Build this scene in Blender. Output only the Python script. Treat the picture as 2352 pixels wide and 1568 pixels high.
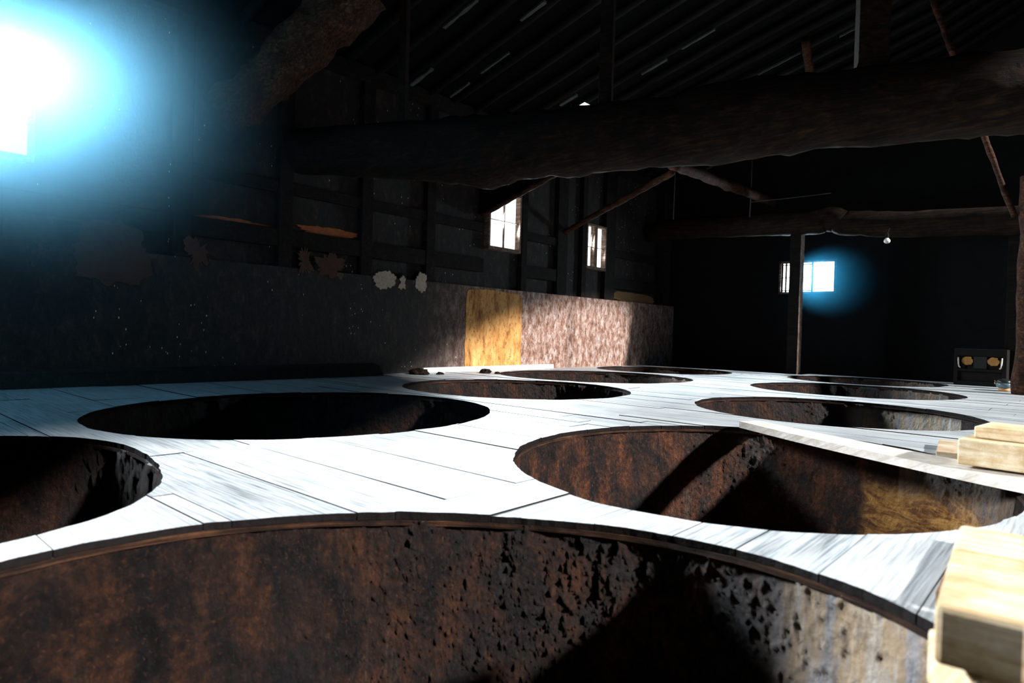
import bpy, bmesh, math, random
from mathutils import Vector, Matrix, noise
random.seed(7)
S = bpy.context.scene
for o in list(bpy.data.objects): bpy.data.objects.remove(o)
COL = S.collection
PI = math.pi

# ---------------------------------------------------------------- camera, light, exposure
# world axes: x runs across the loft (left wall at x=-5.64), y runs along it, z=0 is the board deck
YAW = math.radians(41.634)
cam = bpy.data.cameras.new('camera'); co = bpy.data.objects.new('camera', cam); COL.objects.link(co)
cam.sensor_width = 36.0; cam.lens = 1499.0/2352*36
co.location = (0, 0, 0.4812)
co.matrix_world = Matrix.Translation((0, 0, 0.4812)) @ Matrix.Rotation(YAW, 4, 'Z') @ Matrix.Rotation(PI/2-0.013787, 4, 'X') @ Matrix.Rotation(0.028437, 4, 'Z')
cam.clip_start = 0.02
cam.dof.use_dof = True; cam.dof.focus_distance = 4.0; cam.dof.aperture_fstop = 3.2
S.camera = co

S.view_settings.view_transform = 'Standard'; S.view_settings.look = 'None'
S.view_settings.gamma = 1; S.view_settings.use_curve_mapping = False
S.view_settings.exposure = 0.0
try:
    S.cycles.use_denoising = True
    S.cycles.sample_clamp_indirect = 6
    S.cycles.volume_bounces = 0
except Exception: pass

W = bpy.data.worlds.new('world'); S.world = W; W.use_nodes = True
W.node_tree.nodes['Background'].inputs[0].default_value = (0.35, 0.6, 1, 1)
W.node_tree.nodes['Background'].inputs[1].default_value = 0.02

def light(name, kind, loc, direction, energy, color, **kw):
    l = bpy.data.lights.new(name, kind); o = bpy.data.objects.new(name, l); COL.objects.link(o)
    l.energy = energy; l.color = color
    for k, v in kw.items(): setattr(l, k, v)
    o.location = loc; o.rotation_euler = Vector(direction).to_track_quat('-Z', 'Y').to_euler()
    return o
EL = math.radians(29)
light('sun', 'SUN', (12, 4, 6), (-math.cos(EL)*.989, -math.cos(EL)*.148, -math.sin(EL)), 9.2, (1.0, 0.965, 0.94), angle=math.radians(2.4))
# daylight entering through the small windows
light('window_light', 'AREA', (-5.70, 0.68, 2.03), (1, 0.26, -0.30), 520, (0.88, 0.95, 1.0), shape='RECTANGLE', size=0.90, size_y=0.70, spread=math.radians(46))
light('window_light', 'AREA', (-5.71, 6.165, 1.90), (1, -0.10, -0.34), 280, (0.8, 0.93, 1.0), shape='RECTANGLE', size=0.50, size_y=0.62, spread=math.radians(110))
light('window_light', 'AREA', (-5.71, 8.22, 1.81), (1, -0.15, -0.3), 60, (0.8, 0.93, 1.0), shape='RECTANGLE', size=0.40, size_y=0.56, spread=math.radians(120))
light('window_light', 'AREA', (-3.37, 10.76, 1.48), (0.25, -1, -0.25), 75, (0.75, 0.92, 1.0), shape='RECTANGLE', size=0.74, size_y=0.42, spread=math.radians(150))

# ---------------------------------------------------------------- helpers
def tag(o, label=None, cat=None, group=None, kind=None):
    if label: o['label'] = label
    if cat: o['category'] = cat
    if group: o['group'] = group
    if kind: o['kind'] = kind
    return o

class MB:
    def __init__(s): s.v = []; s.f = []; s.uv = []; s.t = []
    def face(s, idx, uv=None, t=0.5):
        s.f.append(idx); s.uv.append(uv or [(s.v[i][0]+s.v[i][1], s.v[i][2]) for i in idx]); s.t.append(t)
    def hexa(s, p, t=0.5, off=None, axis=0):
        """8 points: bottom ring 0-3, top ring 4-7"""
        b = len(s.v); s.v += [tuple(q) for q in p]
        ou, ov = off if off else (random.uniform(0, 40), random.uniform(0, 40))
        def uvs(idx):
            r = []
            for i in idx:
                q = p[i]
                a, c = (q[0], q[1]) if axis == 0 else (q[1], q[0])
                r.append((a+ou, c+q[2]+ov))
            return r
        for q in ((3,2,1,0),(4,5,6,7),(0,1,5,4),(1,2,6,5),(2,3,7,6),(3,0,4,7)):
            s.face([b+i for i in q], uvs(q), t)
    def box(s, x0, x1, y0, y1, z0, z1, **k):
        s.hexa([(x0,y0,z0),(x1,y0,z0),(x1,y1,z0),(x0,y1,z0),(x0,y0,z1),(x1,y0,z1),(x1,y1,z1),(x0,y1,z1)], **k)
    def obox(s, c, d, yaw=0, pitch=0, roll=0, **k):
        M = Matrix.Translation(c) @ Matrix.Rotation(yaw,4,'Z') @ Matrix.Rotation(pitch,4,'Y') @ Matrix.Rotation(roll,4,'X')
        x,y,z = d[0]/2,d[1]/2,d[2]/2
        s.hexa([M @ Vector(q) for q in ((-x,-y,-z),(x,-y,-z),(x,y,-z),(-x,y,-z),(-x,-y,z),(x,-y,z),(x,y,z),(-x,y,z))], **k)
    def tube(s, pts, rad, n=12, rough=0.0, fr=6, asp=1.0, caps=True):
        """pts centres, rad radius (or (rv, rh)) per point"""
        pts = [Vector(p) for p in pts]; b = len(s.v); L = 0
        for i, p in enumerate(pts):
            d = (pts[min(i+1,len(pts)-1)]-pts[max(i-1,0)]).normalized()
            up = Vector((0,0,1)) if abs(d.z) < 0.9 else Vector((1,0,0))
            sx = d.cross(up).normalized(); sy = sx.cross(d).normalized()
            r = rad[i] if isinstance(rad, (list,tuple)) else rad
            rv, rh = r if isinstance(r, tuple) else (r*asp, r)
            for k in range(n):
                a = 2*PI*k/n
                q = p + sx*math.cos(a)*rh + sy*math.sin(a)*rv
                if rough:
                    q = q + (q-p).normalized()*rough*noise.fractal(q*fr, 0.9, 2.0, 3)
                s.v.append(tuple(q))
        for i in range(len(pts)-1):
            l = (pts[i+1]-pts[i]).length
            for k in range(n):
                k2 = (k+1) % n
                s.face([b+i*n+k, b+i*n+k2, b+(i+1)*n+k2, b+(i+1)*n+k],
                       [(L, k*.1), (L, (k+1)*.1), (L+l, (k+1)*.1), (L+l, k*.1)])
            L += l
        if caps:
            s.face([b+k for k in reversed(range(n))], [(0,0)]*n)
            s.face([b+(len(pts)-1)*n+k for k in range(n)], [(0,0)]*n)
    def lathe(s, c, prof, n=24):
        b = len(s.v)
        for r, z in prof:
            for k in range(n):
                a = 2*PI*k/n; s.v.append((c[0]+r*math.cos(a), c[1]+r*math.sin(a), c[2]+z))
        for i in range(len(prof)-1):
            for k in range(n):
                k2 = (k+1) % n; s.face([b+i*n+k, b+i*n+k2, b+(i+1)*n+k2, b+(i+1)*n+k])
        s.face([b+k for k in reversed(range(n))]); s.face([b+(len(prof)-1)*n+k for k in range(n)])
    def build(s, name, mat, parent=None, smooth=False, bevel=0.0):
        me = bpy.data.meshes.new(name); me.from_pydata(s.v, [], s.f); me.update()
        ul = me.uv_layers.new(name='UVMap'); k = 0
        at = me.attributes.new('tint', 'FLOAT', 'FACE')
        for fi, uv in enumerate(s.uv):
            at.data[fi].value = s.t[fi]
            for q in uv: ul.data[k].uv = q; k += 1
        if smooth: me.polygons.foreach_set('use_smooth', [True]*len(me.polygons))
        me.materials.append(mat)
        o = bpy.data.objects.new(name, me); COL.objects.link(o)
        if parent: o.parent = parent
        if bevel:
            m = o.modifiers.new('bevel', 'BEVEL'); m.width = bevel; m.segments = 2; m.limit_method = 'ANGLE'
        return o

def empty(name, loc=(0,0,0)):
    o = bpy.data.objects.new(name, None); COL.objects.link(o); o.location = loc; o.empty_display_size = .1
    return o
def under(root, mb, name, mat, **k):
    """build a part whose vertices are in world space under a placed empty"""
    l = root.location; mb.v = [(v[0]-l[0], v[1]-l[1], v[2]-l[2]) for v in mb.v]
    return mb.build(name, mat, root, **k)

# ---------------------------------------------------------------- materials
class NT:
    def __init__(s, name):
        s.m = bpy.data.materials.new(name); s.m.use_nodes = True; s.t = s.m.node_tree
        s.b = s.t.nodes['Principled BSDF']; s.x = s.t.nodes.new('ShaderNodeTexCoord')
    def n(s, typ, **k):
        q = s.t.nodes.new('ShaderNode'+typ)
        for a, v in k.items(): setattr(q, a, v)
        return q
    def l(s, a, b): s.t.links.new(a, b)
    def vec(s, src='Object', scale=(1,1,1), loc=(0,0,0), rot=(0,0,0)):
        m = s.n('Mapping'); s.l(s.x.outputs[src], m.inputs[0])
        m.inputs['Scale'].default_value = scale; m.inputs['Location'].default_value = loc; m.inputs['Rotation'].default_value = rot
        return m.outputs[0]
    def noise(s, v, sc=5, det=5, rough=0.6, dist=0.0):
        q = s.n('TexNoise'); s.l(v, q.inputs['Vector']); q.inputs['Scale'].default_value = sc
        q.inputs['Detail'].default_value = det; q.inputs['Roughness'].default_value = rough; q.inputs['Distortion'].default_value = dist
        return q.outputs[0]
    def voro(s, v, sc=5, feat='F1'):
        q = s.n('TexVoronoi', feature=feat); s.l(v, q.inputs['Vector']); q.inputs['Scale'].default_value = sc
        return q.outputs['Distance']
    def ramp(s, f, stops):
        q = s.n('ValToRGB'); s.l(f, q.inputs[0]); e = q.color_ramp.elements
        while len(e) < len(stops): e.new(0.5)
        for i, (p, c) in enumerate(stops):
            e[i].position = p; e[i].color = (c if isinstance(c, tuple) else (c, c, c)) + (1,)
        return q.outputs[0]
    def mix(s, f, a, b, mode='MIX'):
        q = s.n('Mix', data_type='RGBA', blend_type=mode)
        if isinstance(f, (int, float)): q.inputs[0].default_value = f
        else: s.l(f, q.inputs[0])
        for i, c in ((6, a), (7, b)):
            if isinstance(c, tuple): q.inputs[i].default_value = c + (1,)
            else: s.l(c, q.inputs[i])
        return q.outputs[2]
    def math(s, op, a, b=0.0, c=None):
        q = s.n('Math', operation=op)
        for i, w in enumerate((a, b) if c is None else (a, b, c)):
            if isinstance(w, (int, float)): q.inputs[i].default_value = w
            else: s.l(w, q.inputs[i])
        return q.outputs[0]
    def attr(s, name):
        q = s.n('Attribute', attribute_name=name); return q.outputs['Fac']
    def bump(s, h, dist=0.01, st=1.0, prev=None):
        q = s.n('Bump'); s.l(h, q.inputs['Height']); q.inputs['Distance'].default_value = dist; q.inputs['Strength'].default_value = st
        if prev: s.l(prev, q.inputs['Normal'])
        s.l(q.outputs[0], s.b.inputs['Normal']); return q.outputs[0]
    def fin(s, col, rough=0.7, spec=0.4):
        if isinstance(col, tuple): s.b.inputs['Base Color'].default_value = col + (1,)
        else: s.l(col, s.b.inputs['Base Color'])
        if isinstance(rough, (int, float)): s.b.inputs['Roughness'].default_value = rough
        else: s.l(rough, s.b.inputs['Roughness'])
        s.b.inputs['Specular IOR Level'].default_value = spec
        return s.m

def m_deck():
    t = NT('weathered_boards')
    g = t.noise(t.vec('UV', (1.2, 34, 1)), 3, 8, 0.62, 0.25)
    g2 = t.noise(t.vec('UV', (0.7, 9, 1)), 2, 4, 0.55)
    big = t.noise(t.vec('Object'), 1.3, 4, 0.6)
    c = t.ramp(g, [(0.32, (.07, .085, .10)), (0.43, (.26, .30, .33)), (0.52, (.46, .50, .53)), (0.72, (.57, .60, .61))])
    c = t.mix(t.ramp(g2, [(0.40, 0.0), (0.62, 0.8)]), c, (.72, .70, .68), 'MULTIPLY')
    tn = t.attr('tint')
    c = t.mix(t.math('MULTIPLY', tn, 0.4), c, (.66, .68, .69))
    c = t.mix(t.ramp(big, [(0.35, 0.30), (0.6, 0.0)]), c, (.30, .29, .28), 'MULTIPLY')
    t.bump(g, 0.004, 0.5)
    return t.fin(c, t.math('ADD', t.math('MULTIPLY', g, 0.35), 0.33), 0.45)

def m_crust(name, gain=1.0, yellow=False):
    t = NT(name)
    st = t.noise(t.vec('UV', (11, 1.1, 1)), 1.3, 7, 0.65, 0.4)
    md = t.noise(t.vec('UV', (1, .7, 1)), 7, 8, 0.7, 0.3)
    fn = t.noise(t.vec('UV', (1, .75, 1)), 70, 8, 0.78, 0.3)
    sp = t.voro(t.vec('UV', (1, .7, 1)), 38)
    k = gain
    c = t.ramp(md, [(0.36, (.008*k, .007*k, .009*k)), (0.46, (.035*k, .017*k, .012*k)), (0.55, (.11*k, .036*k, .014*k)), (0.66, (.22*k, .075*k, .028*k)), (.85, (.30*k, .15*k, .08*k))])
    c = t.mix(t.ramp(st, [(0.34, 0.85), (0.52, 0.0)]), c, (.012*k, .012*k, .015*k))
    c = t.mix(t.ramp(st, [(0.60, 0.0), (0.76, 0.8)]), c, (.22*k, .15*k, .11*k))
    c = t.mix(t.ramp(fn, [(0.36, 0.85), (0.54, 0.0)]), c, (.006, .005, .006))
    c = t.mix(t.ramp(fn, [(0.57, 0.0), (0.68, 0.7)]), c, (.36*k, .14*k, .055*k))
    bg = t.noise(t.vec('UV', (1.6, 1, 1), (3, 1, 0)), 2.0, 4, 0.6)
    c = t.mix(t.ramp(bg, [(0.40, 0.85), (0.58, 0.0)]), c, (.007, .007, .009))
    pale = t.attr('pale')  # pale scrapes, plus window light on the right sides put into the colour
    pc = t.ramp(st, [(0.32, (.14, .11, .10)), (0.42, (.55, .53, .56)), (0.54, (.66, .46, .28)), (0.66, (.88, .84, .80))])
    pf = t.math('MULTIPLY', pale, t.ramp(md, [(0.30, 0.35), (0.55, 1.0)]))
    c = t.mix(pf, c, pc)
    if yellow:
        yc = t.ramp(t.noise(t.vec('UV', (1, 2.2, 1)), 5, 6, 0.65, 2.2), [(0.32, (.05, .025, .012)), (0.45, (.22, .09, .028)), (0.56, (.50, .24, .06)), (0.75, (.70, .40, .13))])
        c = t.mix(t.attr('lit_wood'), c, yc)
    h = t.math('ADD', fn, t.math('MULTIPLY', sp, -0.6))
    t.bump(h, 0.022, 1.0)
    return t.fin(c, t.ramp(md, [(0.3, 0.42), (0.7, 0.8)]), 0.3)

def m_wood(name, c0, c1, c2, sc=1.0, rough=0.8, bump=0.004, src='UV', spec=0.12):
    t = NT(name)
    v = t.vec(src, (1.5*sc, 22*sc, 22*sc if src != 'UV' else 1))
    g = t.noise(v, 2.2, 7, 0.65, 0.4); d = t.noise(t.vec('Object'), 9*sc, 6, 0.7)
    c = t.ramp(g, [(0.3, c0), (0.5, c1), (0.72, c2)])
    c = t.mix(t.ramp(d, [(0.35, 0.8), (0.6, 0.0)]), c, c0)
    t.bump(t.math('ADD', g, d), bump, 0.8)
    return t.fin(c, rough, spec)

def m_wall():
    """grimy plaster with scraped pinkish brown areas and pale flecks"""
    t = NT('grimy_plaster')
    v = t.vec('Object', (1, 1, .55))
    a = t.noise(v, 1.6, 6, 0.62, 0.4); f = t.noise(v, 30, 7, 0.75, 0.4); m = t.noise(v, 11, 8, 0.78, 0.25)
    z = t.n('SeparateXYZ'); t.l(t.x.outputs['Object'], z.inputs[0])
    band = t.ramp(z.outputs[2], [(0.0, 0.0), (0.62, 0.0), (0.92, 0.22), (1.0, 0.30)])
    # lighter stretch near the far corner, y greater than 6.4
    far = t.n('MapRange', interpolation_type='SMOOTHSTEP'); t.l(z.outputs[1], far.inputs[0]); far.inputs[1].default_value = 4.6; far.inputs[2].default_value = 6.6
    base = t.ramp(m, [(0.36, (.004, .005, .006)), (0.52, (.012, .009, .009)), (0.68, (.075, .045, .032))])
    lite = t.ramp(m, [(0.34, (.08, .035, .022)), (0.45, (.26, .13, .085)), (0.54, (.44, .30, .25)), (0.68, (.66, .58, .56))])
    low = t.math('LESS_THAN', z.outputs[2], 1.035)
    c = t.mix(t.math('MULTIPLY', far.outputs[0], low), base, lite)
    patch = t.math('GREATER_THAN', t.math('ADD', a, band), 0.90)
    c = t.mix(t.math('MULTIPLY', t.math('MULTIPLY', patch, low), 0.7), c, (.12, .07, .05))
    c = t.mix(t.ramp(f, [(0.36, 0.9), (0.50, 0.0)]), c, (.03, .015, .012))
    vo = t.voro(t.vec('Object', (1, 1, .5)), 26); fm = t.noise(v, 3.1, 2, 0.5)
    fl = t.math('MULTIPLY', t.math('LESS_THAN', vo, 0.11), t.math('GREATER_THAN', fm, 0.56))
    c = t.mix(fl, c, (.62, .64, .62))
    t.bump(t.math('ADD', f, m), 0.022, 0.9)
    return t.fin(c, 0.7, 0.35)

def m_plain(name, col, rough=0.6, spec=0.4, bump=0, metal=0.0, nsc=30):
    t = NT(name)
    n = t.noise(t.vec('Object'), nsc, 5, 0.65)
    c = t.mix(t.ramp(n, [(0.3, 0.6), (0.6, 0.0)]), col, tuple(x*0.45 for x in col))
    if bump: t.bump(n, bump, 0.8)
    t.b.inputs['Metallic'].default_value = metal
    return t.fin(c, rough, spec)

def m_pane(strength, col=(0.90, 0.97, 1.0)):
    t = NT('daylit_pane')
    t.b.inputs['Base Color'].default_value = (.8, .85, .85, 1)
    t.b.inputs['Emission Color'].default_value = col + (1,)
    t.b.inputs['Emission Strength'].default_value = strength
    t.b.inputs['Roughness'].default_value = 0.4
    return t.m

def m_halo(name, color, dens, r_in=0.0):
    m = bpy.data.materials.new(name); m.use_nodes = True; nt = m.node_tree; nt.nodes.clear()
    out = nt.nodes.new('ShaderNodeOutputMaterial'); vs = nt.nodes.new('ShaderNodeVolumeScatter')
    tc = nt.nodes.new('ShaderNodeTexCoord'); ln = nt.nodes.new('ShaderNodeVectorMath'); ln.operation = 'LENGTH'
    nt.links.new(tc.outputs['Object'], ln.inputs[0])
    mr = nt.nodes.new('ShaderNodeMapRange'); mr.interpolation_type = 'SMOOTHSTEP'
    mr.inputs[1].default_value = r_in; mr.inputs[2].default_value = 1.0; mr.inputs[3].default_value = dens; mr.inputs[4].default_value = 0.0
    nt.links.new(ln.outputs['Value'], mr.inputs[0]); nt.links.new(mr.outputs[0], vs.inputs['Density'])
    vs.inputs['Color'].default_value = color + (1,); vs.inputs['Anisotropy'].default_value = 0.0
    ab = nt.nodes.new('ShaderNodeVolumeAbsorption'); ab.inputs['Color'].default_value = color + (1,)
    ad = nt.nodes.new('ShaderNodeAddShader'); nt.links.new(mr.outputs[0], ab.inputs['Density'])
    nt.links.new(vs.outputs[0], ad.inputs[0]); nt.links.new(ab.outputs[0], ad.inputs[1])
    nt.links.new(ad.outputs[0], out.inputs['Volume'])
    return m

DECK = m_deck()
CRUST = m_crust('dried_mash_crust', .45)
CRUSTY = m_crust('dried_mash_crust_with_lit_wood', 1.0, True)
CRUSTN = m_crust('dried_mash_crust_rusty', 0.5)
EDGE = m_plain('dark_board_edge', (.010, .008, .008), .8, .1, .004, nsc=60)
RIM = m_wood('dark_rim_wood', (.008, .006, .006), (.035, .017, .010), (.16, .07, .035), bump=.012)
WALL = m_wall()
DARKW = m_wood('soot_dark_timber', (.003, .003, .003), (.008, .006, .005), (.02, .013, .01), src='Object')
STUD = m_wood('old_wall_timber', (.004, .004, .004), (.012, .009, .008), (.04, .024, .016), src='Object')
LOG = m_wood('bark_brown_log', (.003, .002, .002), (.014, .008, .005), (.05, .022, .010), src='Object', bump=0.012)
REDW = m_wood('reddish_brown_timber', (.008, .004, .003), (.05, .02, .011), (.16, .06, .03), src='Object', bump=0.008)
PLANK = m_wood('bleached_plank', (.45, .38, .32), (.72, .67, .61), (.85, .80, .74), 1.0)
YBLOCK = m_wood('yellowish_sawn_wood', (.46, .29, .13), (.74, .60, .40), (.86, .79, .65), 1.0, bump=0.003)
BBOARD = m_wood('brown_board', (.11, .06, .03), (.24, .14, .08), (.42, .28, .18), 1.0)
TAN = m_wood('tan_streaked_board', (.30, .19, .10), (.52, .42, .31), (.70, .62, .50), 1.0)
PALE = m_plain('scraped_pale_plaster', (.42, .34, .28), 0.8, 0.2, 0.01, nsc=40)
BROWNP = m_plain('brown_clay_patch', (.07, .034, .025), 0.8, 0.2, 0.01, nsc=14)
LATH = m_plain('greyish_lath', (.07, .075, .065), 0.8, 0.2, 0.006, nsc=25)
FRAME = m_wood('window_frame_wood', (.05, .03, .02), (.20, .13, .10), (.42, .34, .28), src='Object')

# ---------------------------------------------------------------- vat outlines (hole radius varies slightly with the angle)
th = YAW
def rotp(x, y):   # survey frame (camera looks along +y) to world frame
    return (x*math.cos(th)-y*math.sin(th), x*math.sin(th)+y*math.cos(th))
VATS = {
 'A': (0.944, 2.608, 0.944, -0.024, 0.051), 'N': (-0.158, 0.989, 0.823, 0.095, 0.001),
 'L': (-1.740, 1.911, 0.731, -0.022, -0.109), 'B': (-1.176, 3.802, 1.063, -0.017, 0.068),
 'C': (0.045, 5.720, 0.977, 0.014, -0.013), 'D': (0.979, 7.651, 1.08, 0.046, 0.007),
 'E': (2.20, 9.45, 0.95, 0.007, 0.003), 'H': (4.45, 8.23, 0.89, -0.001, -0.004),
 'G': (3.441, 6.579, 0.955, 0.014, 0.000), 'F': (2.244, 4.575, 0.930, -0.015, 0.003)}
def outline(k, a, dr=0.0):
    """a is the angle in the survey frame; returns world xy"""
    cx, cy, R, p, q = VATS[k]
    r = R + p*math.cos(2*a) + q*math.sin(2*a) + dr
    return rotp(cx+r*math.cos(a), cy+r*math.sin(a))
def rag(k, a): return 0.006*noise.noise(Vector((math.cos(a)*9, math.sin(a)*9, ord(k))))+0.003*noise.noise(Vector((math.cos(a)*40, math.sin(a)*40, ord(k))))

# ---------------------------------------------------------------- shell: ground, deck, walls, roof
XL, XR, YF, YB = -5.64, 3.0, -4.0, 10.69
def roofz(x): return 3.1+0.28*(x-XL)+max(0, x+1.5)*.24
g = MB(); g.box(XL-.3, XR+.2, YF-.2, YB+.3, -2.2, -2.05)
tag(g.build('ground', m_plain('earth_floor', (.05, .04, .035), 0.9)), kind='structure')

fb = MB()
def board(x0, x1, y0, y1, axis=0, tint=None, dz=None, zt=0.0):
    dz = random.uniform(-.004, .0015) if dz is None else dz
    t1 = random.uniform(-.0012, .0012)
    off = (random.uniform(0, 40), random.uniform(0, 40))
    tint = random.random() if tint is None else tint
    P = [(x0,y0,-.020+zt),(x1,y0,-.020+zt),(x1,y1,-.020+zt),(x0,y1,-.020+zt),(x0,y0,dz+t1+zt),(x1,y0,dz-t1+zt),(x1,y1,dz+t1+zt),(x0,y1,dz-t1+zt)]
    fb.hexa(P, t=tint, off=off, axis=axis)
GAP = .003
# cross-laid boards, with a patch of lengthwise boards between the two nearest vats
ZX0, ZX1, ZY0, ZY1 = -1.36, 0.9, 0.75, 2.35
y = YF+.05
while y < 9.66:
    w = random.choice([.09, .12, .14, .17, .20, .24]) if y > 2.6 else random.choice([.2, .26, .3])
    if y < ZY0 < y+w: w = ZY0-y
    if y < ZY1 < y+w: w = ZY1-y
    y1 = min(y+w, 9.66)
    seams = [XL-.02, XR]
    x = XL-.02+random.uniform(.8, 2.6)
    cuts = []
    if y < 1.5: cuts = [-2.52]
    while x < XR-.5:
        if all(abs(x-c) > .5 for c in cuts): cuts.append(x)
        x += random.uniform(1.6, 3.6)
    seams = sorted([XL-.02]+cuts+[XR])
    for a, b in zip(seams, seams[1:]):
        if ZY0-1e-4 <= y and y1 <= ZY1+1e-4:
            for (p, q) in ((a, min(b, ZX0)), (max(a, ZX1), b)):
                if q-p > .03: board(p+GAP/2, q-GAP/2, y, y1-GAP)
        else: board(a+GAP/2, b-GAP/2, y, y1-GAP)
    y = y1
x = ZX0
while x < ZX1-.01:
    w = min(random.choice([.15, .19, .23]), ZX1-x)
    board(x+GAP/2, x+w-GAP/2, ZY0+GAP, ZY1-GAP, axis=1); x += w
board(-3.1, .9, 9.662, 10.10)
cut = MB()
for k in VATS:
    n = 260; b = len(cut.v)
    for z in (-.2, .2):
        for i in range(n):
            a = 2*PI*i/n; p = outline(k, a, rag(k, a)); cut.v.append((p[0], p[1], z))
    for i in range(n):
        j = (i+1) % n; cut.face([b+i, b+j, b+n+j, b+n+i])
    cut.face([b+i for i in reversed(range(n))]); cut.face([b+n+i for i in range(n)])
cutter = cut.build('cutter', DECK)
floor = fb.build('floor', DECK)
md = floor.modifiers.new('b', 'BOOLEAN'); md.object = cutter; md.operation = 'DIFFERENCE'; md.solver = 'EXACT'
dg = bpy.context.evaluated_depsgraph_get(); dg.update()
nm = bpy.data.meshes.new_from_object(floor.evaluated_get(dg)); floor.modifiers.clear(); floor.data = nm; nm.name = 'floor'
bpy.data.objects.remove(cutter)
if not nm.materials: nm.materials.append(DECK)
nm.materials.append(EDGE)
for p in nm.polygons:
    if p.normal.z < .5: p.material_index = len(nm.materials)-1  # board sides and undersides take a darker colour
tag(floor, 'weathered pale board deck laid around the sunken vats', kind='structure')

# left wall: thick lower plaster, timber framing above
wl = MB()
wl.box(XL-.25, XL, YF, YB+.2, -2.05, 1.03)
WIN = [(0.20, 1.17, 1.63, 2.42), (5.89, 6.44, 1.56, 2.24), (7.99, 8.45, 1.51, 2.11)]
yy = YF
for (a, b, z0, z1) in WIN:
    wl.box(XL-.25, XL-.09, yy, a, 1.03, 3.3)
    wl.box(XL-.25, XL-.09, a, b, 1.03, z0); wl.box(XL-.25, XL-.09, a, b, z1, 3.3)
    yy = b
wl.box(XL-.25, XL-.09, yy, YB+.2, 1.03, 3.3)
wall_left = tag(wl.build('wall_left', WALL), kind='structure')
# ochre plaster panel and scraped patches on it
def ragged(y0, y1, z0, z1, th_, mat, name='plaster_patch', amp=.03, x=XL, fr=7.0, keep_bottom=False):
    m = MB(); n = 120; pts = []
    cy, cz, hy, hz = (y0+y1)/2, (z0+z1)/2, (y1-y0)/2, (z1-z0)/2
    for i in range(n):
        a = 2*PI*i/n+.001; c, s_ = math.cos(a), math.sin(a)
        e = 14.0 if keep_bottom else 3.0
        r = (abs(c)**e+abs(s_)**e)**(-1/e)
        q = 1+amp/min(hy, hz)*(noise.noise(Vector((c*1.1, s_*1.1, cy*3)))+.5*noise.fractal(Vector((c*4, s_*4, cy*3)), .7, 2, 4))
        yv, zv = cy+hy*r*c*q, cz+hz*r*s_*q
        if keep_bottom: zv = max(zv, z0)
        pts.append((yv, zv))
    for xx in (x-.004, x+th_):
        for p in pts: m.v.append((xx, p[0], p[1]))
    m.face([n+i for i in range(n)]); m.face([i for i in reversed(range(n))])
    for i in range(n):
        j = (i+1) % n; m.face([i, j, n+j, n+i])
    return m.build(name, mat, wall_left)
def m_ochre():
    t = NT('ochre_plaster')
    n = t.noise(t.vec('Object', (1, 1, .35)), 9, 7, 0.7, 0.5); f = t.noise(t.vec('Object', (1, 1, .6)), 34, 6, 0.75)
    c = t.ramp(n, [(0.34, (.12, .045, .012)), (0.48, (.48, .22, .06)), (0.7, (.66, .40, .15))])
    c = t.mix(t.ramp(f, [(0.36, 0.9), (0.47, 0.0)]), c, (.13, .055, .02))
    t.bump(f, .006, .7); return t.fin(c, 0.75, 0.25)
tag(ragged(5.49, 6.52, 0.0, 1.0, .008, m_ochre(), amp=.02, keep_bottom=True), 'ochre yellow plaster panel')
for (a, b, z0, z1) in [(4.15,4.42,.90,1.10),(4.47,4.56,.92,1.06),(4.72,4.86,.92,1.10)]:
    tag(ragged(a, b, z0, z1, .006, PALE, amp=.035), 'pale scraped plaster patch')
for (a, b, z0, z1) in [(1.45,1.98,.78,1.22),(2.25,2.42,.95,1.2),(3.28,3.40,1.02,1.20),(3.46,3.75,.98,1.20)]:
    ragged(a, b, z0, z1, .005, BROWNP, amp=.07)
OREG = m_plain('orange_bounce_lit_daub', (.36, .11, .04), .8, .2, .01, nsc=30)
STRAW = m_plain('straw_daub', (.30, .17, .08), .85, .2, .03, nsc=45)
ragged(3.34, 3.96, 1.375, 1.475, .012, OREG, name='bounce_lit_patch', amp=.02, x=XL-.09)  # orange-brown infill with light bounced off the deck put into the colour
ragged(2.35, 3.02, 1.375, 1.42, .010, OREG, name='bounce_lit_patch', amp=.015, x=XL-.09)
ragged(8.78, 10.1, 1.035, 1.19, .012, STRAW, name='straw_patch', amp=.015, x=XL-.09)
# pale foot strip
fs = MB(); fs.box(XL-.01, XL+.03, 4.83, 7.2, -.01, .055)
fs.build('foot_strip', m_plain('pale_strip', (.72, .70, .68), .8), wall_left)
# timbers in the wall
trims = MB()
for (a, b) in [(-2.2,-2.05),(-.6,-.45),(2.15,2.29),(3.07,3.21),(3.98,4.12),(4.86,4.99),(6.50,6.61),(7.27,7.50),(7.86,7.97),(8.47,8.75),(10.13,10.27)]:
    trims.box(XL-.12, XL-.01, a, b, 1.03, 3.2)
tag(trims.build('trim_1', STUD, None, bevel=.006), kind='structure')
rails = MB()
for (a, b) in [(-4, .1), (.1, 2.16), (2.28, 3.08), (3.20, 3.99), (4.11, 4.87), (4.98, 5.8), (6.6, 7.3), (8.74, 10.14)]:
    rails.box(XL-.10, XL-.02, a, b, 1.22, 1.385)
for (a, b) in [(2.28, 3.08), (3.20, 3.99), (4.11, 4.87), (4.98, 5.8), (6.6, 7.3), (8.74, 10.14)]:
    rails.box(XL-.10, XL-.035, a, b, 1.72, 1.83)
rails.box(XL-.25, XL+.02, YF, YB, 3.02, 3.16)
tag(rails.build('trim_2', STUD, None, bevel=.006), kind='structure')
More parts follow.
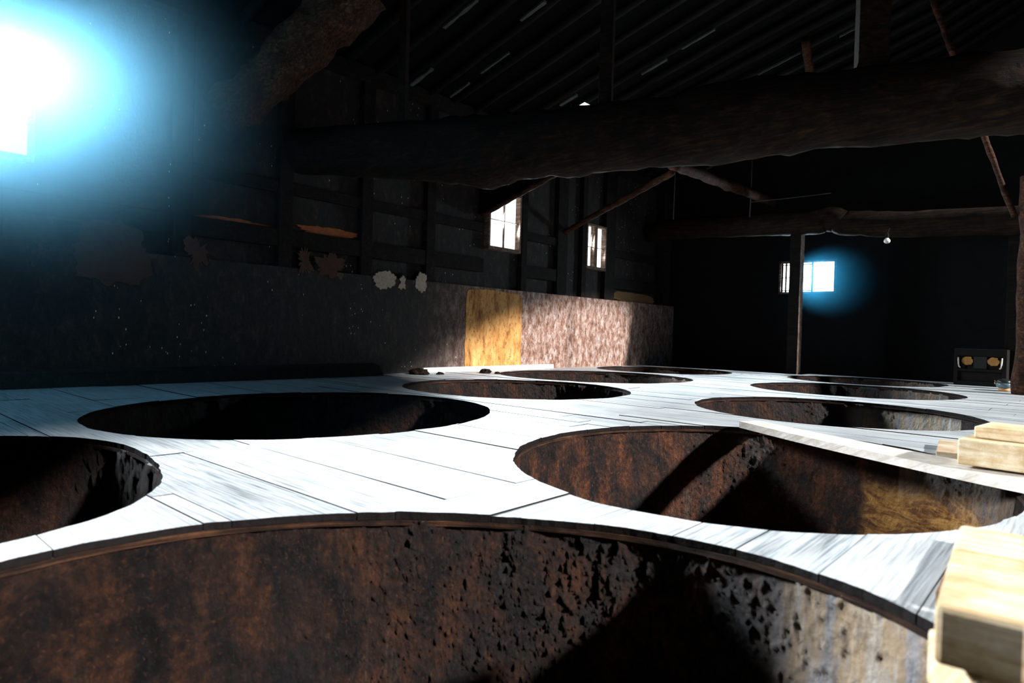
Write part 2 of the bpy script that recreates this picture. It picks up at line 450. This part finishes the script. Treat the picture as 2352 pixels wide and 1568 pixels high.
# long dark plinth along the near end of the wall
pt = MB()
n = 26
for i in range(n):
    a, b = -1.0+i*(4.15+1.0)/n, -1.0+(i+1)*(4.15+1.0)/n
    pt.hexa([(XL, a, 0), (XL+.20, a, 0), (XL+.20, b, 0), (XL, b, 0), (XL, a, .12), (XL+.11, a, .10), (XL+.11, b, .10), (XL, b, .12)])
tag(pt.build('trim_3', STUD, None), kind='structure')

# back wall
wb = MB()
BW = (-3.76, -2.97, 1.25, 1.71)
wb.box(XL-.25, BW[0], YB, YB+.2, -2.05, 7); wb.box(BW[1], XR+.2, YB, YB+.2, -2.05, 7)
wb.box(BW[0], BW[1], YB, YB+.2, -2.05, BW[2]); wb.box(BW[0], BW[1], YB, YB+.2, BW[3], 7)
tag(wb.build('wall_back', m_plain('sooty_back_wall', (.008, .008, .009), .9, .15, .01, nsc=6)), kind='structure')
wf = MB(); wf.box(XL-.25, XR+.2, YF-.2, YF, -2.05, 7)
tag(wf.build('wall_front', m_plain('sooty_front_wall', (.03, .028, .026), .9, .15)), kind='structure')
# unseen right wall, its opening shaped to cut out the sun patches
wr = MB()
OP = [(-2.5, 2.6), (1.2, 3.05), (1.9, 3.37), (4.3, 3.7), (5.0, 4.1), (5.8, 4.84), (6.7, 5.22), (7.7, 5.56), (9.1, 5.9), (9.9, 5.95), (10.5, 5.8), (10.68, 4.4)]
def wseg(y0, y1, a0, a1, b0, b1):
    wr.hexa([(XR, y0, a0), (XR+.18, y0, a0), (XR+.18, y1, a1), (XR, y1, a1), (XR, y0, b0), (XR+.18, y0, b0), (XR+.18, y1, b1), (XR, y1, b1)])
wseg(YF-.2, OP[0][0], -2.05, -2.05, 7, 7); wseg(OP[-1][0], YB+.2, -2.05, -2.05, 7, 7)
wseg(OP[0][0], OP[-1][0], -2.05, -2.05, -.01, -.01)
for p, q in zip(OP, OP[1:]): wseg(p[0], q[0], p[1], q[1], 7, 7)
tag(wr.build('wall_right', m_plain('plank_wall', (.05, .04, .035), .9)), kind='structure')

# roof: sheathing, rafters, worn laths
rf = MB()
x0, x1 = XL-.4, XR+.2
for x0, x1 in ((XL-.4, -1.5), (-1.5, XR+.2)):
    rf.hexa([(x0, YF-.2, roofz(x0)+.1), (x1, YF-.2, roofz(x1)+.1), (x1, YB+.2, roofz(x1)+.1), (x0, YB+.2, roofz(x0)+.1),
         (x0, YF-.2, roofz(x0)+.2), (x1, YF-.2, roofz(x1)+.2), (x1, YB+.2, roofz(x1)+.2), (x0, YB+.2, roofz(x0)+.2)])
ceiling = tag(rf.build('ceiling', m_plain('smoked_roof_boards', (.005, .005, .005), .95, .05, .02, nsc=12)), kind='structure')
yy = YF+.2; i = 0
while yy < YB-.1:
    r = MB(); xa, xb = XL-.2, XR
    P = [(x, yy+.02*noise.noise(Vector((x, yy, 3))), roofz(x)+.04+.012*noise.noise(Vector((x*1.3, yy*3, 1)))) for x in [xa+(xb-xa)*k/16 for k in range(17)]]
    r.tube(P, .042, 8, .012, 5); r.build('rafter', DARKW, ceiling, smooth=True); yy += .36
for (x0, x1, y0, w) in [(-4.95,-4.70,6.33,.06),(-4.02,-3.70,6.665,.055),(-3.50,-3.12,6.635,.035),(-5.55,-5.22,4.50,.06),(-4.68,-4.24,4.17,.06),(-4.2,-3.9,4.72,.05),(-5.5,-5.2,5.02,.04),(-5.0,-4.6,5.0,.03),
                        (-3.2,-2.7,8.05,.02),(-2.3,-1.9,8.15,.015),(-5.2,-4.5,9.9,.02),(-5.1,-4.3,10.25,.02),(-5.0,-4.4,9.55,.018)]:
    l = MB(); k = 9
    for i in range(k):
        a, b = x0+(x1-x0)*i/k, x0+(x1-x0)*(i+1)/k
        wa = w*(.5+.5*noise.noise(Vector((a*9, y0, 0))))+.01; wb_ = w*(.5+.5*noise.noise(Vector((b*9, y0, 0))))+.01
        z = lambda q: roofz(q)-.008
        l.hexa([(a, y0-wa/2, z(a)-.02), (b, y0-wb_/2, z(b)-.02), (b, y0+wb_/2, z(b)-.02), (a, y0+wa/2, z(a)-.02),
                (a, y0-wa/2, z(a)), (b, y0-wb_/2, z(b)), (b, y0+wb_/2, z(b)), (a, y0+wa/2, z(a))])
    l.build('lath', LATH, ceiling)
gp = MB(); gp.v = [(-4.95, 6.60, roofz(-4.95)-.01), (-4.78, 6.60, roofz(-4.78)-.01), (-4.78, 6.72, roofz(-4.78)-.01),
                   (-4.95, 6.60, roofz(-4.95)+.01), (-4.78, 6.60, roofz(-4.78)+.01), (-4.78, 6.72, roofz(-4.78)+.01)]
gp.face([2, 1, 0]); gp.face([3, 4, 5]); gp.face([0, 1, 4, 3]); gp.face([1, 2, 5, 4]); gp.face([2, 0, 3, 5])
gp.build('daylight_gap', m_pane(1.4), ceiling)

# ---------------------------------------------------------------- windows
def window_x(n, y0, y1, z0, z1, strength, bars_y, bars_z, bw=.016, thick=None):
    r = empty('window_%d' % n, (XL-.05, (y0+y1)/2, z0)); tag(r, kind='structure')
    f = MB(); t = .035
    f.box(XL-.11, XL+.0, y0-.01, y1+.01, z0-.045, z0); f.box(XL-.11, XL+.0, y0-.01, y1+.01, z1, z1+.03)
    f.box(XL-.11, XL+.0, y0-.03, y0, z0-.045, z1+.03); f.box(XL-.11, XL+.0, y1, y1+.03, z0-.045, z1+.03)
    under(r, f, 'window_frame', FRAME, bevel=.003)
    p = MB(); p.box(XL-.10, XL-.085, y0, y1, z0, z1); under(r, p, 'pane', m_pane(strength))
    m = MB()
    for b in bars_y: m.box(XL-.055, XL-.03, b-bw/2, b+bw/2, z0, z1)
    for b in bars_z: m.box(XL-.05, XL-.036, y0, y1, b-.005, b+.005)
    if thick: m.box(XL-.06, XL-.02, thick[0], thick[1], z0, z1)
    under(r, m, 'muntin', FRAME)
    return r
window_x(1, *WIN[0], 1.5, [.68], [2.02])
window_x(2, *WIN[1], 2.2, [6.17], [1.90])
window_x(3, *WIN[2], 2.2, [8.13], [1.80], thick=(8.18, 8.26))
r = empty('window_4', ((BW[0]+BW[1])/2, YB, BW[2])); tag(r, kind='structure')
f = MB()
f.box(BW[0]-.02, BW[1]+.02, YB-.02, YB+.09, BW[2]-.03, BW[2]); f.box(BW[0]-.02, BW[1]+.02, YB-.02, YB+.09, BW[3], BW[3]+.03)
f.box(BW[0]-.03, BW[0], YB-.02, YB+.09, BW[2]-.03, BW[3]+.03); f.box(BW[1], BW[1]+.03, YB-.02, YB+.09, BW[2]-.03, BW[3]+.03)
under(r, f, 'window_frame', FRAME)
p = MB(); p.box(BW[0], BW[1], YB+.085, YB+.10, BW[2], BW[3]); under(r, p, 'pane', m_pane(6.0))
m = MB()
for b in (-3.70, -3.30): m.box(b-.012, b+.012, YB+.03, YB+.05, BW[2], BW[3])
m.box(BW[0], -3.29, YB+.03, YB+.045, 1.475, 1.487); m.box(BW[0], -3.29, YB+.03, YB+.05, BW[3]-.035, BW[3]-.02); m.box(BW[0], -3.29, YB+.03, YB+.05, BW[2]+.015, BW[2]+.03)
under(r, m, 'muntin', FRAME)

# ---------------------------------------------------------------- vats
VL = {
 'N': 'nearest sunken wooden vat, rusty crusted inner wall filling the bottom of the picture',
 'A': 'open vat under the loose plank, red-brown crust with a window-lit yellow wood area inside',
 'L': 'dark open vat cut off by the left edge of the picture',
 'B': 'wide black open vat beside the dark left wall, behind the leftmost vat',
 'C': 'black open vat between the wide dark left vat and the sunlit wall',
 'D': 'narrow black vat right in front of the sunlit wall, with a lit right tip',
 'E': 'farthest vat of the left row, by the corner where the sunlit wall ends',
 'F': 'vat behind the loose plank, with bright blue-grey inner wall at its right end',
 'G': 'second vat before the back post, narrow dark opening with greyish right side',
 'H': 'farthest vat of the right row, thin dark opening in front of the square post'}
def sm(a, b, v): t = max(0, min(1, (v-a)/(b-a))); return t*t*(3-2*t)
def vat(k, nth, dense, mat, amp):
    cx, cy = rotp(VATS[k][0], VATS[k][1])
    R = VATS[k][2]
    root = empty('wooden_vat', (cx, cy, -2.05))
    tag(root, VL[k], 'vat', 'sunken wooden vats')
    zs = [-.022]; 
    while zs[-1] > -.62: zs.append(zs[-1]-dense)
    zs += [-.8, -1.1, -1.5, -1.88]
    me = bpy.data.meshes.new('vat_body'); V = []; F = []; UV = []; pale = []; lit_wood = []
    nz = len(zs)
    for z in zs:
        tap = .05*(-z)                                     # the staves taper slightly towards the bottom
        for i in range(nth):
            a = 2*PI*i/nth
            arc = a*R
            d = 0
            if z > -.7:
                q = Vector((arc*3.0, z*1.3, ord(k)*.37)); q2 = Vector((arc*42, z*34, ord(k)*.5)); q3 = Vector((arc*9, z*3.2, ord(k)*.2))
                d = amp*(.9*abs(noise.fractal(q, .8, 2.1, 3))+.5*max(0, noise.fractal(q2, .45, 2.2, 3)+.05)+.45*abs(noise.noise(q3)))
                lump = noise.noise(Vector((arc*7, 5.0, ord(k)*1.0)))
                d += amp*1.6*max(0, lump-.1)*sm(-.30, -.10, z)
                d *= .35+.65*sm(-.045, -.075, z) if False else 1
            p = outline(k, a, .012-d-tap); V.append((p[0]-cx, p[1]-cy, z+2.05))
            wz = noise.noise(Vector((arc*2.2, z*1.5, 7.7)))*.12
            pl_ = 0; cl = 0
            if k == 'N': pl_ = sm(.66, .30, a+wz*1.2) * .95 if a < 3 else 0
            elif k == 'F': pl_ = (sm(1.0, .8, a+wz)*1.0 if a < 3 else .0)*sm(-.03, -.09, z+wz*.25)  # right end coloured brighter to stand for window light
            elif k in 'GHDE': pl_ = .35*(sm(.8, .4, a+wz) if a < 3 else 0)  # paler right sides, window light painted in
            if k == 'A': cl = (sm(.66, .60, a+wz*.4) if a < 2 else (1 if a > 6.0 else 0))*sm(-.10, -.26, z+wz*.6)  # yellow wood area below the plank, its window light put into the colour
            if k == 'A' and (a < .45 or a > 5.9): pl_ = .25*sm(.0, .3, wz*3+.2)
            pale.append(pl_); lit_wood.append(cl)
    for j in range(nz-1):
        for i in range(nth):
            i2 = (i+1) % nth
            F.append((j*nth+i2, j*nth+i, (j+1)*nth+i, (j+1)*nth+i2))
            u0, u1 = 2*PI*i/nth*R, 2*PI*(i+1)/nth*R
            UV.append([(u1, zs[j]), (u0, zs[j]), (u0, zs[j+1]), (u1, zs[j+1])])
    # outer skin and bottom so the tub is a solid of real thickness
    b = len(V); mth = nth
    for z in (zs[0], zs[-1]-.1):
        for i in range(mth):
            a = 2*PI*i/mth; p = outline(k, a, .03-.04*(-z)); V.append((p[0]-cx, p[1]-cy, z+2.05)); pale.append(0); lit_wood.append(0)
    for i in range(mth):
        i2 = (i+1) % mth
        F.append((b+i, b+i2, b+mth+i2, b+mth+i)[::-1]); UV.append([(0, 0)]*4)
        F.append((i, i2, b+i2, b+i)); UV.append([(0, 0)]*4)
    F.append(tuple((nz-1)*nth+i for i in range(nth))); UV.append([(0, 0)]*nth)
    F.append(tuple(b+mth+i for i in reversed(range(mth)))); UV.append([(0, 0)]*mth)
    me.from_pydata(V, [], F); me.update()
    ul = me.uv_layers.new(name='UVMap'); flat = [c for f_ in UV for q in f_ for c in q]
    ul.data.foreach_set('uv', flat)
    for nm_, arr in (('pale', pale), ('lit_wood', lit_wood)):
        at = me.attributes.new(nm_, 'FLOAT', 'POINT'); at.data.foreach_set('value', arr)
    me.polygons.foreach_set('use_smooth', [True]*len(me.polygons))
    me.materials.append(mat)
    o = bpy.data.objects.new('vat_body', me); COL.objects.link(o); o.parent = root
    # rim band just under the boards
    rm = MB(); n = 220; prof = [(-.003, -.0215), (.03, -.0215), (.03, -.034), (-.004, -.034)]
    for i in range(n):
        a = 2*PI*i/n; j = .004*noise.noise(Vector((a*14, 0, ord(k))))
        for (dr, z) in prof:
            p = outline(k, a, dr+j); rm.v.append((p[0]-cx, p[1]-cy, z+2.05))
    for i in range(n):
        i2 = (i+1) % n
        for q in range(4):
            q2 = (q+1) % 4
            rm.face([i*4+q, i*4+q2, i2*4+q2, i2*4+q], [(i*.03, q*.01), (i*.03, q2*.01), (i*.03+.03, q2*.01), (i*.03+.03, q*.01)])
    rm.build('rim', RIM, root)
    return root
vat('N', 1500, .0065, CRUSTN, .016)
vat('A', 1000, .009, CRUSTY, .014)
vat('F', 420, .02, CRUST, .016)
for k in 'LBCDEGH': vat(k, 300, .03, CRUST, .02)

# ---------------------------------------------------------------- big timbers
def lin(a, b, n): return [Vector(a).lerp(Vector(b), i/(n-1)) for i in range(n)]
bt = [(-5.75,2.36,1.94),(-5.06,2.30,1.85),(-4.31,2.23,1.74),(-3.84,2.19,1.67),(-3.54,2.17,1.60),(-3.34,2.15,1.645),(-3.05,2.13,1.655),(-2.87,2.12,1.625),(-2.57,2.10,1.64),(-2.1,2.07,1.615),(-1.9,2.11,1.605),(-1.54,2.11,1.62),(-1.2,2.06,1.625),(-.98,2.06,1.61),(-.58,2.045,1.6),(-.3,2.03,1.6),(.02,2.02,1.6)]
pts = []; rad = []
for i in range(len(bt)-1):
    for k in range(5):
        t = k/5; v = [bt[i][j]*(1-t)+bt[i+1][j]*t for j in range(3)]
        pts.append((v[0], 3.3+(v[0]+5.6)*.18914, (v[1]+v[2])/2)); h = (v[1]-v[2])/2; rad.append((h, h*.85))
m = MB(); m.tube(pts, rad, 28, .02, 7)
tag(m.build('log_beam', LOG, smooth=True), 'huge crooked brown log beam crossing the whole upper right of the loft', 'beam')
# back tie beam with a wavy underside
ub = [(-5.66,2.06),(-5.2,2.085),(-4.9,2.07),(-4.63,2.074),(-4.2,2.04),(-3.8,2.03),(-3.36,2.003),(-3.18,1.996),(-2.94,1.99),(-2.85,2.013),(-2.7,2.005),(-2.62,1.946),(-2.3,1.91),(-2.0,1.876),(-1.2,1.83),(-.3,1.8),(1,1.8),(3,1.8)]
m = MB(); pts = []; rad = []
for i in range(len(ub)-1):
    for k in range(4):
        t = k/4; x = ub[i][0]*(1-t)+ub[i+1][0]*t; z = ub[i][1]*(1-t)+ub[i+1][1]*t
        pts.append((x, 9.75, z+.17)); rad.append((.17, .11))
m.tube(pts, rad, 18, .014, 8)
tag(m.build('tie_beam', LOG, smooth=True), 'dark tie beam along the back wall with a thin sunlit lower edge', 'beam')
# square post below it
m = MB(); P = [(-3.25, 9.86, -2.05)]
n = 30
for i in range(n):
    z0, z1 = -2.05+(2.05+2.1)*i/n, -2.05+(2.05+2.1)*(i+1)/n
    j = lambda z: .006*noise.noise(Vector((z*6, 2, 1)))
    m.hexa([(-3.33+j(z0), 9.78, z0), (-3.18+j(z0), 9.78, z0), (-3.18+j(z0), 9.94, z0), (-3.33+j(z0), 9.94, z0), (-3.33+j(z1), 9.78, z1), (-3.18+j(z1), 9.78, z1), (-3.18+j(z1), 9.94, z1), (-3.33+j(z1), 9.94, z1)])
sp_ = m.build('square_post', DARKW); sp_.data.materials.append(m_wood('painted_sunlit_edge', (.2, .12, .08), (.6, .45, .34), (.8, .68, .58), src='Object'))
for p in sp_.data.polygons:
    if p.normal.x > .6: p.material_index = 1  # right face painted lighter to stand for the sun on it
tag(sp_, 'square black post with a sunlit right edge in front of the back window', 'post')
# round post at the right with its crossing beam and brace
m = MB(); m.tube([(-.49+.02*math.sin(z*1.3), 8.36+.02*math.cos(z*2), z) for z in [i*.1 for i in range(0, 23)]], [.115+.008*math.sin(i*.7) for i in range(23)], 20, .018, 6)
tag(m.build('round_post', REDW, smooth=True), 'rough round reddish log post at the right edge, standing on the deck', 'post')
m = MB(); m.tube(lin((-1.42, 8.3, 4.25), (-.63, 8.31, 1.80), 30), .028, 10, .008, 9)
tag(m.build('diagonal_brace', REDW, smooth=True), 'thin diagonal brace slanting down to the round post at the right edge', 'brace')
# slanting struts springing from the left wall
m = MB(); m.tube(lin((XL-.02, 5.75, 1.915), (-4.35, 5.75, 2.32), 26), .033, 10, .012, 12)
so = tag(m.build('slanting_strut', REDW, smooth=True), 'reddish slanting strut with a dark board cutting across the corner of the nearer four-pane window', 'strut')
m = MB(); m.hexa([(XL-.08, 5.745, 1.93), (-4.35, 5.745, 2.335), (-4.35, 5.765, 2.335), (XL-.08, 5.765, 1.93), (XL-.08, 5.745, 2.75), (-4.35, 5.745, 3.0), (-4.35, 5.765, 3.0), (XL-.08, 5.765, 2.75)])
m.build('side_board', DARKW, so)
m = MB(); m.tube(lin((XL-.02, 7.43, 1.93), (-3.98, 7.43, 2.55), 30), [.036+.008*i/29 for i in range(30)], 10, .012, 12)
tag(m.build('slanting_strut', REDW, smooth=True), 'long reddish slanting strut rising right above the farther small window', 'strut')
m = MB(); m.tube(lin((-3.90, 7.25, 2.60), (-3.90, 10.65, 2.70), 26), .075, 12, .02, 8)
tag(m.build('purlin', REDW, smooth=True), 'short dark timber whose lit end meets the long slanting strut', 'beam')
# rough sloping timber upper left
m = MB(); m.tube([(-5.38+1.0*t, 2.44+.64*t, 2.2+1.0*t) for t in [i/30 for i in range(31)]], [.18+.04*i/30 for i in range(31)], 26, .05, 7)
tag(m.build('sloping_timber', m_wood('rough_bark', (.012, .007, .005), (.06, .028, .015), (.16, .08, .045), src='Object', bump=.02), smooth=True), 'thick rough brown timber slanting up under the roof, upper left', 'beam')
# king posts above the beams
for (x, y, z0, z1, w, lb) in [(-2.62, 3.87, 2.05, 3.9, .09, 'faint upright strut standing on the log beam near its middle'),
                             (-4.45, 3.52, 2.20, 3.4, .07, 'faint upright strut standing on the left part of the log beam'),
                             (-1.0, 4.17, 2.02, 4.3, .16, 'broad dark upright standing on the right part of the log beam')]:
    m = MB(); m.obox((x, y, (z0+z1)/2), (w, w, z1-z0), .4)
    tag(m.build('roof_strut', LOG, None, bevel=.008), lb, 'strut')
m = MB(); m.tube(lin((-2.55, 7.75, 3.92), (-2.63, 8.3, 3.55), 8), .05, 10, .02, 12)
tag(m.build('timber_stub', REDW, smooth=True), 'short brown timber stub hanging from the roof, upper right', 'timber')
# rear right thin post with a lit edge
m = MB(); m.box(-.80, -.69, 9.95, 10.07, 0, 1.85)
tag(m.build('thin_post', DARKW, None, bevel=.004), 'dark narrow post with a thin lit edge rising behind the cabinet', 'post')

# ---------------------------------------------------------------- small hanging things
def wire(name, pts, r, mat, lb, cat):
    m = MB(); m.tube(pts, r, 6); return tag(m.build(name, mat, smooth=True), lb, cat)
CORD = m_plain('dusty_cord', (.07, .07, .066), .8)
wire('hanging_rope', [(-3.86, 9.6, roofz(-3.86)+.11), (-3.862, 9.6, 2.55), (-3.87, 9.6, 2.30)], .007, CORD, 'short pale rope hanging before the dark back wall, below the big log', 'rope')
wire('hanging_string', [(-4.95, 9.3, roofz(-4.95)+.11), (-4.96, 9.3, 2.32)], .008, CORD, 'faint thin string hanging beside the far slanting strut', 'string')
wire('taut_wire', [(-3.87, 9.6, 2.52), (-3.3, 9.6, 2.515), (-2.75, 9.6, 2.52)], .0035, CORD, 'thin horizontal wire running right from the hanging rope', 'wire')
r = empty('light_bulb', (-2.02, 9.5, 1.80)); tag(r, 'white light bulb hanging below the back tie beam', 'light bulb')
b = MB(); b.lathe((-2.02, 9.5, 1.765), [(.004, 0), (.020, .004), (.034, .018), (.038, .034), (.034, .050), (.020, .066), (.014, .074)], 20)
bm_ = m_plain('milky_bulb_glass', (.85, .85, .80), .3); under(r, b, 'bulb', bm_, smooth=True)
b = MB(); b.lathe((-2.02, 9.5, 1.838), [(.018, 0), (.02, .01), (.02, .05), (.01, .06)], 14); under(r, b, 'socket', DARKW)
b = MB(); b.tube([(-2.02, 9.5, 1.89), (-2.02, 9.56, 1.93), (-2.02, 9.64, 2.0)], .004, 6); under(r, b, 'cord', DARKW)

# ---------------------------------------------------------------- loose plank over the second vat
m = MB(); n = 26
A0 = Vector((-1.412, 3.454)); 
fe = [(-1.412,3.454),(-1.061,3.247),(-.672,3.032),(-.33,2.839),(-.154,2.732),(.25,2.49),(.55,2.31)]
def interp(arr, t):
    q = t*(len(arr)-1); i = min(int(q), len(arr)-2); f_ = q-i
    return tuple(arr[i][j]*(1-f_)+arr[i+1][j]*f_ for j in range(2))
for i in range(n):
    P = []
    for t in (i/n, (i+1)/n):
        x, y = interp(fe, t); w = .13+.09*min(1, t*2.2); nx, ny = .5*w, .866*w
        sag = .010*math.sin(PI*min(1, t*1.3))
        P.append((x, y, x+nx, y+ny, sag))
    (ax, ay, bx, by, s0), (cx_, cy_, dx, dy, s1) = P
    zt = .038
    q = [(ax, ay, .003-s0), (cx_, cy_, .003-s1), (dx, dy, .003-s1), (bx, by, .003-s0), (ax, ay, zt-s0), (cx_, cy_, zt-s1), (dx, dy, zt-s1), (bx, by, zt-s0)]
    m.hexa(q, off=(3, 5))
bmw = m.build('loose_plank', PLANK)
tag(bmw, 'long pale warped plank laid across the vat with the yellow patch', 'plank')

def timber(name, c, d, yaw, mat, lb, cat, bev=.006, pitch=0, grp=None):
    m = MB(); m.obox((0, 0, 0), d); o = m.build(name, mat, None, bevel=bev)
    o.location = c; o.rotation_euler = (0, pitch, yaw); return tag(o, lb, cat, grp)
# blocks at the right on the plank
timber('wood_block', (-.12, 3.02, .0875), (.46, .26, .095), -.12, YBLOCK, 'thick yellowish wood block resting on the loose plank, lower of the pair', 'wood block')
timber('wood_block', (-.08, 3.08, .158), (.46, .24, .044), -.12, YBLOCK, 'thinner wood slab on top of the yellowish block on the loose plank', 'wood block')
timber('short_board', (-.20, 3.52, .016), (.62, .42, .028), .12, TAN, 'short tan streaky board lying on the deck left of the block pair', 'board', .003)
# blocks in the foreground at the lower right
d = Vector((.87, .49, 0))
timber('wood_block', (-.135+.19, 1.018+.107, .042), (.42, .145, .08), math.atan2(.49, .87), YBLOCK, 'pale sawn block at the bottom right corner, under the cream billet', 'wood block', .008)
timber('wood_block', (-.105, 1.19, .122), (.095, .46, .076), .07, YBLOCK, 'blurred cream billet nearest the camera at the right edge, on top of its stack', 'wood block', .008)
timber('wood_block', (.0, 1.20, .112), (.09, .42, .056), .05, BBOARD, 'brown billet at the right edge beside the cream billet', 'wood block', .006)
timber('thin_board', (-.13, 1.66, .018), (.16, .50, .030), .04, BBOARD, 'thin brown board lying on the deck just behind the near cream billet', 'board', .003)

# ---------------------------------------------------------------- cabinet, pot and debris
cx0, cx1, cyf = -1.265, -.745, 9.62
r = empty('low_cabinet', ((cx0+cx1)/2, cyf+.15, 0)); tag(r, 'low dark cabinet with two orange rusty patches standing by the right post', 'cabinet')
CAB = m_plain('dark_stained_metal', (.008, .006, .005), .7, .15, .004, nsc=14)
b = MB(); H0 = .44
b.box(cx0, cx1, cyf+.03, cyf+.32, 0, H0); b.box(cx0, cx1, cyf, cyf+.04, .355, H0); b.box(cx0, cx0+.04, cyf, cyf+.04, 0, .36); b.box(cx1-.04, cx1, cyf, cyf+.04, 0, .36)
b.box(cx0+.04, cx1-.04, cyf, cyf+.04, 0, .05); b.box(cx0+.04, cx1-.04, cyf-.004, cyf+.04, .17, .20)
under(r, b, 'body', CAB, bevel=.004)
b = MB(); b.box((cx0+cx1)/2-.065, (cx0+cx1)/2+.065, cyf+.012, cyf+.028, .205, .35); under(r, b, 'dark_panel', m_plain('black_panel', (.008, .008, .009), .6))
rust = m_plain('orange_rust', (.42, .20, .05), .7, .3, .004, nsc=26)
for xa, xb in ((cx0+.075, cx0+.19), (cx1-.19, cx1-.07)):
    b = MB(); n_ = 20; c0 = ((xa+xb)/2, .295)
    ring = [(c0[0]+(xb-xa)/2*math.cos(t)*(1+.25*noise.noise(Vector((math.cos(t)*3, math.sin(t)*3, xa)))), c0[1]+.05*math.sin(t)*(1+.3*noise.noise(Vector((math.cos(t)*3, math.sin(t)*3, xb))))) for t in [2*PI*i/n_ for i in range(n_)]]
    for yv in (cyf+.012, cyf+.032):
        for q in ring: b.v.append((q[0], yv, q[1]))
    b.face(list(range(n_))); b.face([n_+i for i in reversed(range(n_))])
    for i in range(n_): b.face([i, (i+1) % n_, n_+(i+1) % n_, n_+i][::-1])
    under(r, b, 'rust_patch', rust)
for xa, s_ in ((cx0+.045, 1), (cx1-.045, -1)):
    b = MB(); b.tube([(xa, cyf-.004, .335), (xa-.0*s_, cyf-.022, .32), (xa+.004*s_, cyf-.024, .26), (xa+.010*s_, cyf-.022, .225), (xa+.02*s_, cyf-.004, .212)], .008, 8)
    under(r, b, 'handle', m_plain('worn_pale_metal', (.75, .68, .58), .4), smooth=True)
# small pot
px, py = -.70, 8.82
r = empty('small_pot', (px, py, 0)); tag(r, 'small bluish-green pot with dark lid on an orange foot, beside the round post', 'pot')
b = MB(); b.lathe((px, py, .03), [(.045, 0), (.066, .012), (.073, .035), (.07, .055)], 24); under(r, b, 'bowl', m_plain('blue_green_glaze', (.10, .17, .19), .25), smooth=True)
b = MB(); b.lathe((px, py, .085), [(.070, 0), (.066, .022), (.045, .04), (.012, .048)], 24); under(r, b, 'lid', m_plain('black_lid', (.02, .022, .02), .3), smooth=True)
b = MB(); b.lathe((px, py, 0), [(.05, 0), (.052, .022), (.044, .03)], 20); under(r, b, 'foot', m_plain('orange_clay', (.55, .28, .10), .7), smooth=True)
for sx in (-1, 1):
    b = MB(); b.tube([(px+sx*.066, py, .095), (px+sx*.082, py, .105), (px+sx*.082, py, .08), (px+sx*.07, py, .07)], .007, 8); under(r, b, 'handle', m_plain('tan_handle', (.45, .33, .2), .5), smooth=True)
# lumps of debris by the sunlit wall foot
def lump(x, y, s, lb, sq=.55):
    m = bmesh.new(); bmesh.ops.create_icosphere(m, subdivisions=3, radius=1)
    for v in m.verts:
        q = v.co*(1+.35*noise.fractal(v.co*1.7+Vector((x, y, 0))*5, .7, 2, 3)); v.co = Vector((q.x*s, q.y*s*.8, max(q.z, -.3)*s*sq))
    zmin = min(v.co.z for v in m.verts)
    me = bpy.data.meshes.new('debris_lump'); m.to_mesh(me); m.free(); me.materials.append(LOG)
    o = bpy.data.objects.new('debris_lump', me); COL.objects.link(o); o.location = (x, y, -zmin+.002)
    tag(o, lb, 'debris')
lump(-5.25, 5.45, .075, 'brown rubble lump on the deck in front of the ochre wall panel')
lump(-5.10, 5.50, .035, 'tiny brown rubble piece right of the larger lump by the ochre panel')
lump(-5.42, 4.60, .12, 'dark heap at the wall foot where the sunlit strip begins', .4)
lump(-5.30, 4.80, .045, 'small dark rubble piece right of the dark heap at the wall foot')

# ---------------------------------------------------------------- bluish haze around the two brightest windows: lens glow built as added volumes
def haze(name, loc, rad, mat, lb):
    m = bmesh.new(); bmesh.ops.create_icosphere(m, subdivisions=3, radius=1)
    me = bpy.data.meshes.new(name); m.to_mesh(me); m.free(); me.materials.append(mat)
    o = bpy.data.objects.new(name, me); COL.objects.link(o); o.location = loc; o.scale = rad
    tag(o, lb, 'haze', kind='stuff')
haze('window_haze', (-5.3, .70, 2.02), (2.0, 2.3, 1.9), m_halo('blue_halo', (.20, .56, .82), 1.0), 'blue lens haze around the bright window at the left edge')
haze('window_haze', (-2.90, 10.5, 1.38), (.72, .55, .60), m_halo('cyan_halo', (.06, .48, .85), 1.9), 'cyan lens haze around the small bright back window')
